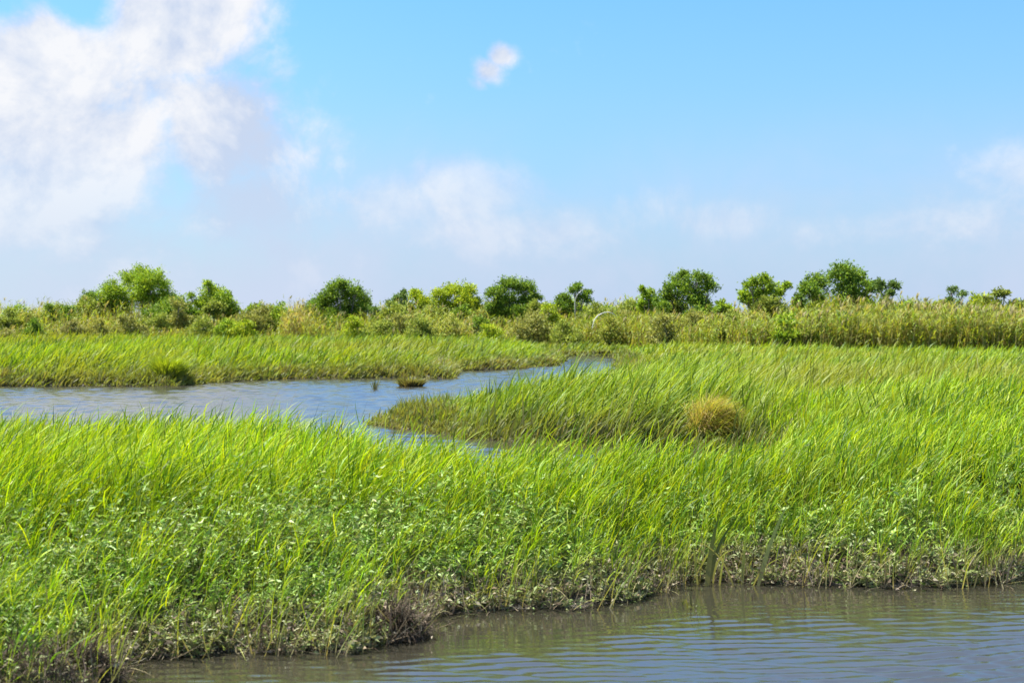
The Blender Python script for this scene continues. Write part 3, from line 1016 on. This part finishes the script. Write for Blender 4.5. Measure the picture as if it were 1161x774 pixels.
GS = 'shrubs of the thicket'
SHRUBS = [
    # x, top y, width px, distance offset behind the thicket's foot, tone, label
    (8, 349, 22, 4, 'olive', 'olive shrub at the left edge of the thicket'),
    (30, 352, 26, 5, 'gold', 'straw tinted shrub near the left edge, before the two dark small shrubs'),
    (57, 345, 15, 10, 'deep', 'left one of two small dark shrubs left of the big round tree'),
    (77, 349, 18, 9, 'deep', 'right one of two small dark shrubs left of the big round tree'),
    (40, 362, 24, -6, 'deep', 'low dark shrub in the grass below the two small dark shrubs'),
    (8, 371, 24, -22, 'brown', 'low brownish shrub in the grass at the left edge'),
    (82, 364, 22, -3, 'brown', 'dull brown shrub below the small dark tree'),
    (108, 358, 28, 0, 'grey', 'grey green shrub in front of the small dark tree'),
    (148, 354, 34, -2, 'grey', 'grey green rounded shrub below the middle of the big round tree'),
    (178, 352, 26, 3, 'olive', 'olive shrub with bare twigs in front of the big round tree'),
    (203, 338, 24, 6, 'grey', 'pale grey green shrub rising at the right foot of the big round tree'),
    (232, 357, 34, 0, 'olive', 'olive shrub below the lone loose crowned tree'),
    (262, 359, 26, -4, 'fresh', 'green shrub right below the lone loose crowned tree'),
    (290, 343, 34, 2, 'grey', 'rounded grey green shrub midway between the lone tree and the golden reeds'),
    (275, 362, 24, -6, 'lime', 'low lime shrub left of the golden reeds'),
    (310, 352, 26, 3, 'fresh', 'mid green shrub at the left side of the golden reeds'),
    (402, 357, 20, -2, 'lime', 'light green shrub low in front of the tree with the dark hollow'),
    (430, 358, 36, 0, 'olive', 'rounded olive shrub right of the tree with the dark hollow'),
    (428, 348, 20, 8, 'blue', 'bluish shrub behind the rounded olive one'),
    (452, 357, 26, 2, 'grey', 'grey green shrub under the small bluish tree'),
    (478, 360, 34, -1, 'olive', 'olive brown shrub under the slim pale green tree'),
    (512, 356, 32, 0, 'gold', 'straw tinted shrub under the yellow green tree'),
    (541, 358, 26, 2, 'deep', 'dark shrub between the yellow green tree and the dense dark tree'),
    (556, 368, 22, -2, 'lime', 'low lime shrub at the foot of the dense dark tree'),
    (600, 352, 40, 0, 'grey', 'wide grey green shrub right below the dense dark tree'),
    (625, 343, 26, 6, 'lime', 'lime shrub left of the small dark tree with upright twigs'),
    (643, 362, 32, -2, 'olive', 'olive shrub left of the arched white cane'),
    (676, 338, 28, 5, 'olive', 'olive shrub rising behind the arched white cane'),
    (690, 360, 26, -2, 'gold', 'yellowish shrub under the arched white cane'),
    (716, 352, 28, 2, 'grey', 'grey green shrub right of the arched white cane'),
    (757, 352, 38, -2, 'grey', 'wide grey green shrub below the tall open crowned tree'),
    (792, 350, 36, 0, 'grey', 'pale shrub right below the tall open crowned tree'),
    (828, 350, 34, 1, 'olive', 'olive shrub below and left of the small bushy tree'),
    (858, 352, 34, 0, 'grey', 'grey green shrub under the small bushy tree'),
    (893, 360, 30, -1, 'fresh', 'green shrub left below the wide domed tree'),
    (925, 356, 36, 0, 'olive', 'olive shrub below the left half of the wide domed tree'),
    (962, 352, 36, 1, 'blue', 'bluish shrub below the middle of the wide domed tree'),
    (1000, 352, 30, 0, 'olive', 'olive shrub at the foot of the thin bluish tree'),
    (1024, 340, 26, 5, 'deep', 'dark rounded shrub right of the thin bluish tree'),
    (1042, 344, 26, 4, 'fresh', 'green shrub right of the dark rounded one'),
    (1060, 362, 36, -1, 'deep', 'dark shrub low in the reeds left of the thin see-through tree'),
    (1090, 352, 26, 2, 'lime', 'lime shrub under the thin see-through tree'),
    (1110, 348, 30, 2, 'olive', 'olive shrub left of the low olive tree'),
    (1140, 352, 26, 1, 'fresh', 'green shrub under the spindly tufted tree'),
]
for (x, yt, w, off, tone, lab) in SHRUBS:
    d = float(belt_d(x)) + off * 0.6
    yt -= 3
    d += (3.0 if len(lab) % 2 else 0.6) if x > 700 else 0.0
    yb = HORIZON + CAM_H * F_PX / d
    r = w / 2.0
    hh = max(yb - yt, 8)
    lobes = []
    rows = max(2, int(round(hh / (r * 0.9))))
    for k in range(rows):
        f = (k + 0.5) / rows
        y = yb - f * (hh - r * 0.45) * 0.98
        rk = r * (0.62 if f > 0.7 else 0.72)
        for sx in (-0.42, 0.42) if f < 0.75 else (rng.uniform(-0.3, 0.3),):
            lobes.append((x + sx * r * rng.uniform(0.8, 1.3), y + rng.uniform(-2, 2), rk * rng.uniform(0.8, 1.1)))
    plant('shrub', lobes, d, tone, lab, 'shrub', GS, 0.8, 0.13, 3, 0.6)


for k in range(30):                                                  # bush tops linking the trees at the back of the thicket
    x = 12 + 39 * k + rng.uniform(-12, 12)
    d = float(belt_d(x)) + rng.uniform(5, 9)
    yt, r = rng.uniform(336, 349), rng.uniform(7, 14)
    plant('bush', [(x, yt + r, r), (x + r * 0.9, yt + r * 1.4, r * 0.8), (x - r * 0.8, yt + r * 1.6, r * 0.8), (x, yt + r * 2.2, r)], d,
          ('grey', 'olive', 'fresh', 'deep', 'olive', 'lime')[rng.integers(6)], 'small bush at the back of the thicket, only its top showing over the canes', 'bush',
          'bush tops behind the canes', 0.9, 0.16, 3, 0.6)


# --- cane and tall weeds that fill the thicket
def cane_belt():
    n = 36000
    cp = rng.uniform(-260, 1420, n)
    dep = np.abs(rng.normal(0, 1, n)) * 7.0
    d = belt_d(cp) + dep - 0.5
    X = (cp - CX) / F_PX * d
    Y = d
    dens = fbm(X * 0.22, Y * 0.15, 81)
    right = sstep(cp, 560, 740)
    gold = np.exp(-((cp - 335) / 20.0) ** 2)
    ramp = sstep(dep, -1, 10)
    h = (1.05 + 1.85 * ramp) * (1 - right) + (1.95 + 0.62 * ramp) * right + gold * 0.7
    h = h * (0.62 + 0.50 * dens + 0.75 * (fbm(X * 0.13, Y * 0.08, 83) - 0.40)) * rng.uniform(0.65, 1.10, n)
    keep = rng.uniform(0, 1, n) < 0.55 + 0.45 * np.maximum(right, gold)
    X, Y, h, cp, gold = X[keep], Y[keep], h[keep], cp[keep], gold[keep]
    n = len(X)
    up = np.array((0, 0, 1.0))
    P = np.stack([X, Y, ground_z(X, Y)], 1)
    g = Geo()
    straw = sstep(fbm(X * 0.35, Y * 0.3, 87) + gold * 0.4 + rng.normal(0, 0.06, n), 0.56, 0.95)[:, None]
    green = mixcol(n, [(0.20, 0.27, 0.03), (0.25, 0.30, 0.04), (0.15, 0.22, 0.03), (0.27, 0.31, 0.06)])
    tan = mixcol(n, [(0.33, 0.275, 0.10), (0.38, 0.32, 0.14), (0.27, 0.20, 0.08)])
    d0 = up + rng.normal(0, 0.07, (n, 3)) * (1, 1, 0) + WIND * 0.04
    st = tan * 0.8 + green * 0.2
    blades(g, P, d0, WIND * rng.uniform(0, 0.35, n)[:, None], h, np.full(n, 0.035), st, st, 4, None, 0.3)
    dn = d0 / np.linalg.norm(d0, axis=1, keepdims=True)
    for k in range(9):
        f = rng.uniform(0.06, 0.95, n)
        ang = rng.uniform(0, 2 * math.pi, n)
        out = np.stack([np.cos(ang), np.sin(ang), np.zeros(n)], 1)
        dl = up * rng.uniform(0.4, 1.2, n)[:, None] + out * 0.55 + WIND * 0.25
        b = out * 0.4 + WIND * rng.uniform(0.1, 0.6, n)[:, None] - up * rng.uniform(0.3, 1.5, n)[:, None]
        c = green * (1 - straw) + tan * straw
        c = c * (1 + rng.normal(0, 0.14, (n, 1)))
        blades(g, P + dn * (f * h)[:, None], dl, b, rng.uniform(0.28, 0.62, n) * np.minimum(1, h / 2), rng.uniform(0.032, 0.066, n), c, c, 3)
    pl = rng.uniform(0, 1, n) < 0.06                                  # feathery plumes
    m = int(pl.sum())
    for k in range(4):
        blades(g, (P + dn * (h * 0.96)[:, None])[pl], (up + rng.normal(0, 0.2, (n, 3)) * (1, 1, 0))[pl], (WIND * 0.7 - up * 0.2)[None].repeat(m, 0),
               rng.uniform(0.2, 0.45, m), rng.uniform(0.05, 0.10, m), mixcol(m, [(0.30, 0.27, 0.12), (0.24, 0.21, 0.10)]), mixcol(m, [(0.38, 0.34, 0.18)]), 3)
    o = g.build('cane_thicket', M_DRY if False else M_GRASS)
    tag(o, 'band of olive and straw coloured canes and tall weeds along the horizon', 'canes', kind='stuff')


cane_belt()

# ------------------------------------------------------------------ single things
def tussock(name, label, cat, p, n, rx, h, cols_a, cols_b, mat, lean=0.3, w=0.02, droop=1.4, spread=0.9, dome=0.0, mess=0.0):
    gz = max(float(ground_z(np.array([p[0]]), np.array([p[1]]))[0]), 0.0)
    a = rng.uniform(0, 2 * math.pi, n)
    q = np.sqrt(rng.uniform(0, 1, n))
    out = np.stack([np.cos(a), np.sin(a), np.zeros(n)], 1)
    P = out * (q * rx * 0.42)[:, None] + np.array((0, 0, -0.03)) + np.array((0, 0, 1.0)) * (dome * (1 - q ** 2))[:, None]
    up = np.array((0, 0, 1.0))
    d0 = up * rng.uniform(0.9, 1.4, n)[:, None] + out * (q * spread * rng.uniform(0.6, 1.2, n))[:, None] + WIND * lean
    b = out * rng.uniform(0.3, 0.9, n)[:, None] + WIND * lean - up * rng.uniform(0.5, 1.3, n)[:, None] * droop
    d0 = d0 + rng.normal(0, 1, (n, 3)) * mess
    b = b + rng.normal(0, 1, (n, 3)) * mess * 1.6
    g = Geo()
    blades(g, P, d0, b, h * rng.uniform(0.85, 1.45, n), rng.uniform(0.6, 1.2, n) * w, mixcol(n, cols_a), mixcol(n, cols_b), 7)
    o = g.build(name, mat)
    o.location = (p[0], p[1], gz)
    tag(o, label, cat)
    return o


M_STRAW = leaf_mat('straw', 0.40, 0.6, (1.25, 1.1, 0.5), 0.15)
tussock('dry_grass_tussock', 'domed tussock of dry straw coloured grass at the front edge of the green spit', 'tussock', px(801, 505), 5200, 0.66, 0.46,
        [(0.28, 0.21, 0.08), (0.18, 0.14, 0.06), (0.22, 0.24, 0.04)], [(0.52, 0.47, 0.06), (0.40, 0.46, 0.03), (0.46, 0.37, 0.14), (0.28, 0.38, 0.02), (0.32, 0.24, 0.10)],
        M_STRAW, 0.75, 0.010, 1.35, 0.42, 0.30, 0.34)
tussock('grass_tussock', 'bright yellow green grass clump at the water\'s edge of the far left shore', 'tussock', px(191, 436.2), 900, 0.85, 0.62,
        [(0.22, 0.25, 0.04)], [(0.25, 0.34, 0.02), (0.18, 0.27, 0.02)], M_GRASS, 0.12, 0.03, 0.7, 0.35, 0.10)
tussock('sedge_islet', 'tiny olive sedge islet in the lake off the far shore', 'sedge', px(466, 437.5), 420, 0.80, 0.30,
        [(0.10, 0.08, 0.045)], [(0.16, 0.19, 0.05), (0.13, 0.13, 0.05)], M_GRASS, 0.1, 0.04, 0.7, 0.8)
tussock('rush_tuft', 'little tuft of upright rushes standing alone in the lake', 'rushes', px(425, 441), 16, 0.16, 0.34,
        [(0.08, 0.08, 0.04)], [(0.12, 0.15, 0.05)], M_GRASS, 0.05, 0.03, 0.1, 0.3)

# two bent bleached canes in the thicket
def white_mat():
    m = bpy.data.materials.new('bleached_cane')
    m.use_nodes = True
    t = m.node_tree
    E.tree = t
    p = t.nodes['Principled BSDF']
    geo = t.nodes.new('ShaderNodeNewGeometry')
    v = noise(E(geo.outputs['Position']), 6.0, 4)
    t.links.new(mixc(v, (0.36, 0.36, 0.34), (0.56, 0.56, 0.53)).s, p.inputs['Base Color'])
    p.inputs['Roughness'].default_value = 0.6
    return m


M_WHITE = white_mat()


def bent_cane(pts, d, r, label):
    P = np.array([at(x, y, d) for x, y in pts])
    t = np.linspace(0, 1, len(P))
    tt = np.linspace(0, 1, 28)
    C = np.stack([np.interp(tt, t, P[:, k]) for k in range(3)], 1)
    for _ in range(12):
        C[1:-1] = (C[:-2] + C[1:-1] * 2 + C[2:]) / 4
    C[:, 1] += np.linspace(-0.3, 0.3, 28)
    o0 = C[0].copy()
    V, Fq = tubes([(C - o0, np.interp(tt, [0, 0.25, 0.75, 1], [r * .55, r, r * 1.1, r * 0.35]))], 7)
    o = mesh_obj('bent_cane', V, Fq, M_WHITE, smooth_=True)
    o.location = o0
    tag(o, label, 'cane', 'bleached bent canes in the thicket')


bent_cane([(671, 372), (673, 363), (676, 359), (682, 355), (689, 353), (695, 355), (700, 359)], float(belt_d(685)) - 0.2, 0.028, 'white cane bent into a low arch among the reeds')
bent_cane([(652, 362), (651, 343), (653, 336), (658, 330), (665, 325.5)], float(belt_d(655)) + 3.4, 0.013, 'thin pale cane curving up beside the small dark tree with upright twigs')

# driftwood at the foot of the thicket
def log(x, y, L, r, ang, label):
    p = px(x, y)
    t = np.linspace(-0.5, 0.5, 12)
    C = np.stack([t * L * math.cos(ang), t * L * math.sin(ang), 0.62 + 0.35 * t * L * 0.5 + 0.05 * np.sin(t * 9)], 1)
    V, Fq = tubes([(C, r * (1 + 0.25 * np.sin(t * 13)) * np.interp(t, [-.5, -.42, .3, .5], [.5, 1, .9, .4])),
                   ([C[7], C[7] + (0.1, 0.1, 0.35), C[7] + (0.3, 0.1, 0.55)], [r * .5, r * .35, r * .15]),
                   ([C[3] * (1, 1, 0) + (0, 0, -0.1), C[3]], [r * .4, r * .5]), ([C[9] * (1, 1, 0) + (0, 0, -0.1), C[9]], [r * .4, r * .5])], 8)
    o = mesh_obj('driftwood', V, Fq, M_BARK, smooth_=True)
    o.location = (p[0], p[1], 0.15)
    tag(o, label, 'driftwood', 'driftwood at the foot of the thicket')


log(833, 396.5, 1.3, 0.09, 0.3, 'grey driftwood branch at the foot of the shrub left of the small bushy tree')
log(722, 394, 1.5, 0.07, -0.2, 'thin driftwood branch at the foot of the shrub right of the arched white cane')


# broad-leaved cattail plants at the front waterline
def cattail(x, y, label, specs):
    p = px(x, y)
    o = empty('cattail', (p[0], p[1], 0.0))
    tag(o, label, 'cattail', 'cattails at the front waterline')
    for (ox, hgt, w, lean, tipbend, col) in specs:
        g = Geo()
        blades(g, np.array([[ox, rng.uniform(-0.04, 0.04), -0.05]]), np.array([[lean, -0.03, 1.0]]), np.array([[tipbend, -0.1, -abs(tipbend) * 1.3]]),
               np.array([hgt]), np.array([w]), np.array([(0.20, 0.19, 0.09)]), np.array([col]), 12, np.array([rng.uniform(-0.35, 0.35)]))
        g.build('leaf', M_GRASS, o)


GC, DG = (0.17, 0.24, 0.06), (0.04, 0.085, 0.02)
cattail(800, 663, 'cattail with one dark leaf folded over at its pale tip', [(0.0, 0.60, 0.042, 0.08, 0.15, DG), (0.02, 0.56, 0.036, 0.16, 0.3, DG), (-0.05, 0.40, 0.02, -0.12, 0.0, GC), (0.06, 0.66, 0.018, 0.0, 1.5, GC), (0.1, 0.33, 0.018, 0.1, 0.1, GC)])
cattail(842, 663, 'cattail with a broad pale leaf leaning right, right of the dark leaved one',
        [(0.0, 0.47, 0.026, 0.03, 0.1, GC), (0.10, 0.72, 0.036, 0.24, 0.15, (0.26, 0.33, 0.10)), (0.06, 0.5, 0.016, 0.35, 0.9, GC), (-0.06, 0.5, 0.016, -0.3, -0.5, (0.27, 0.27, 0.1)), (0.15, 0.36, 0.02, 0.1, 0, GC)])


# sprigs poking through the still water
def sprig(x, y, label, n, h, leanx):
    p = px(x, y)
    o = empty('water_weed', (p[0], p[1], 0.0))
    tag(o, label, 'water weed', 'sprigs in the front water')
    for k in range(n):
        g = Geo()
        c = mixcol(1, [(0.05, 0.065, 0.03), (0.08, 0.09, 0.03)])
        blades(g, np.array([[rng.uniform(-0.05, 0.05), rng.uniform(-0.04, 0.04), -0.05]]), np.array([[rng.normal(leanx, 0.5), rng.normal(0, 0.3), 1.0]]),
               np.array([[rng.normal(leanx, 0.9), 0, rng.uniform(-1.6, -0.2)]]), np.array([h * rng.uniform(0.7, 1.25)]), np.array([rng.uniform(0.008, 0.014)]), c, c, 8,
               np.array([rng.uniform(-0.6, 0.6)]))
        g.build('stem', M_GRASS, o)


sprig(768, 684, 'small dark sprig in the water, left one of three', 3, 0.12, -0.3)
sprig(785, 689, 'largest dark sprig in the water, with leaves curling over, between two smaller ones', 7, 0.19, 0.3)
sprig(808, 686, 'small dark sprig lying low on the water, right one of three', 4, 0.13, 0.9)


# dark matted root clump at the bank corner; copies added as shade bottom left
def root_or_shade_clump(x, y, label, k=1.0):
    p = px(x, y)
    n = 1500
    e = rng.normal(size=(n, 3))
    e /= np.linalg.norm(e, axis=1, keepdims=True)
    e[:, 2] = np.abs(e[:, 2])
    P = e * np.array((0.20, 0.14, 0.20)) * k * rng.uniform(0.6, 1, n)[:, None]
    g = Geo()
    d = e * 0.4 + rng.normal(0, 0.6, (n, 3)) - np.array((0, 0, 0.3))
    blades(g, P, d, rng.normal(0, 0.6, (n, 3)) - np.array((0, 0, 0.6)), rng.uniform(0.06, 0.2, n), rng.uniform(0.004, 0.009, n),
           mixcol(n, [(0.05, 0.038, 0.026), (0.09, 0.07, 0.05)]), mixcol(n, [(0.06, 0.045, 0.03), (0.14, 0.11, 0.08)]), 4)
    o = g.build('root_or_shade_clump', M_DRY)
    o.location = (p[0], p[1], 0.0)
    tag(o, label, 'root clump')


root_or_shade_clump(447, 722, 'dark matted clump of dead roots overhanging the water at the corner of the bank')
root_or_shade_clump(28, 800, 'large dark root mat added as shade in the bottom left corner', 1.7)  # added dark mat standing in for shade on the corner bank
root_or_shade_clump(92, 776, 'dark root mat added as shade at the waterline near the bottom left corner', 1.1)  # second added mat, darkens the bank in place of shade
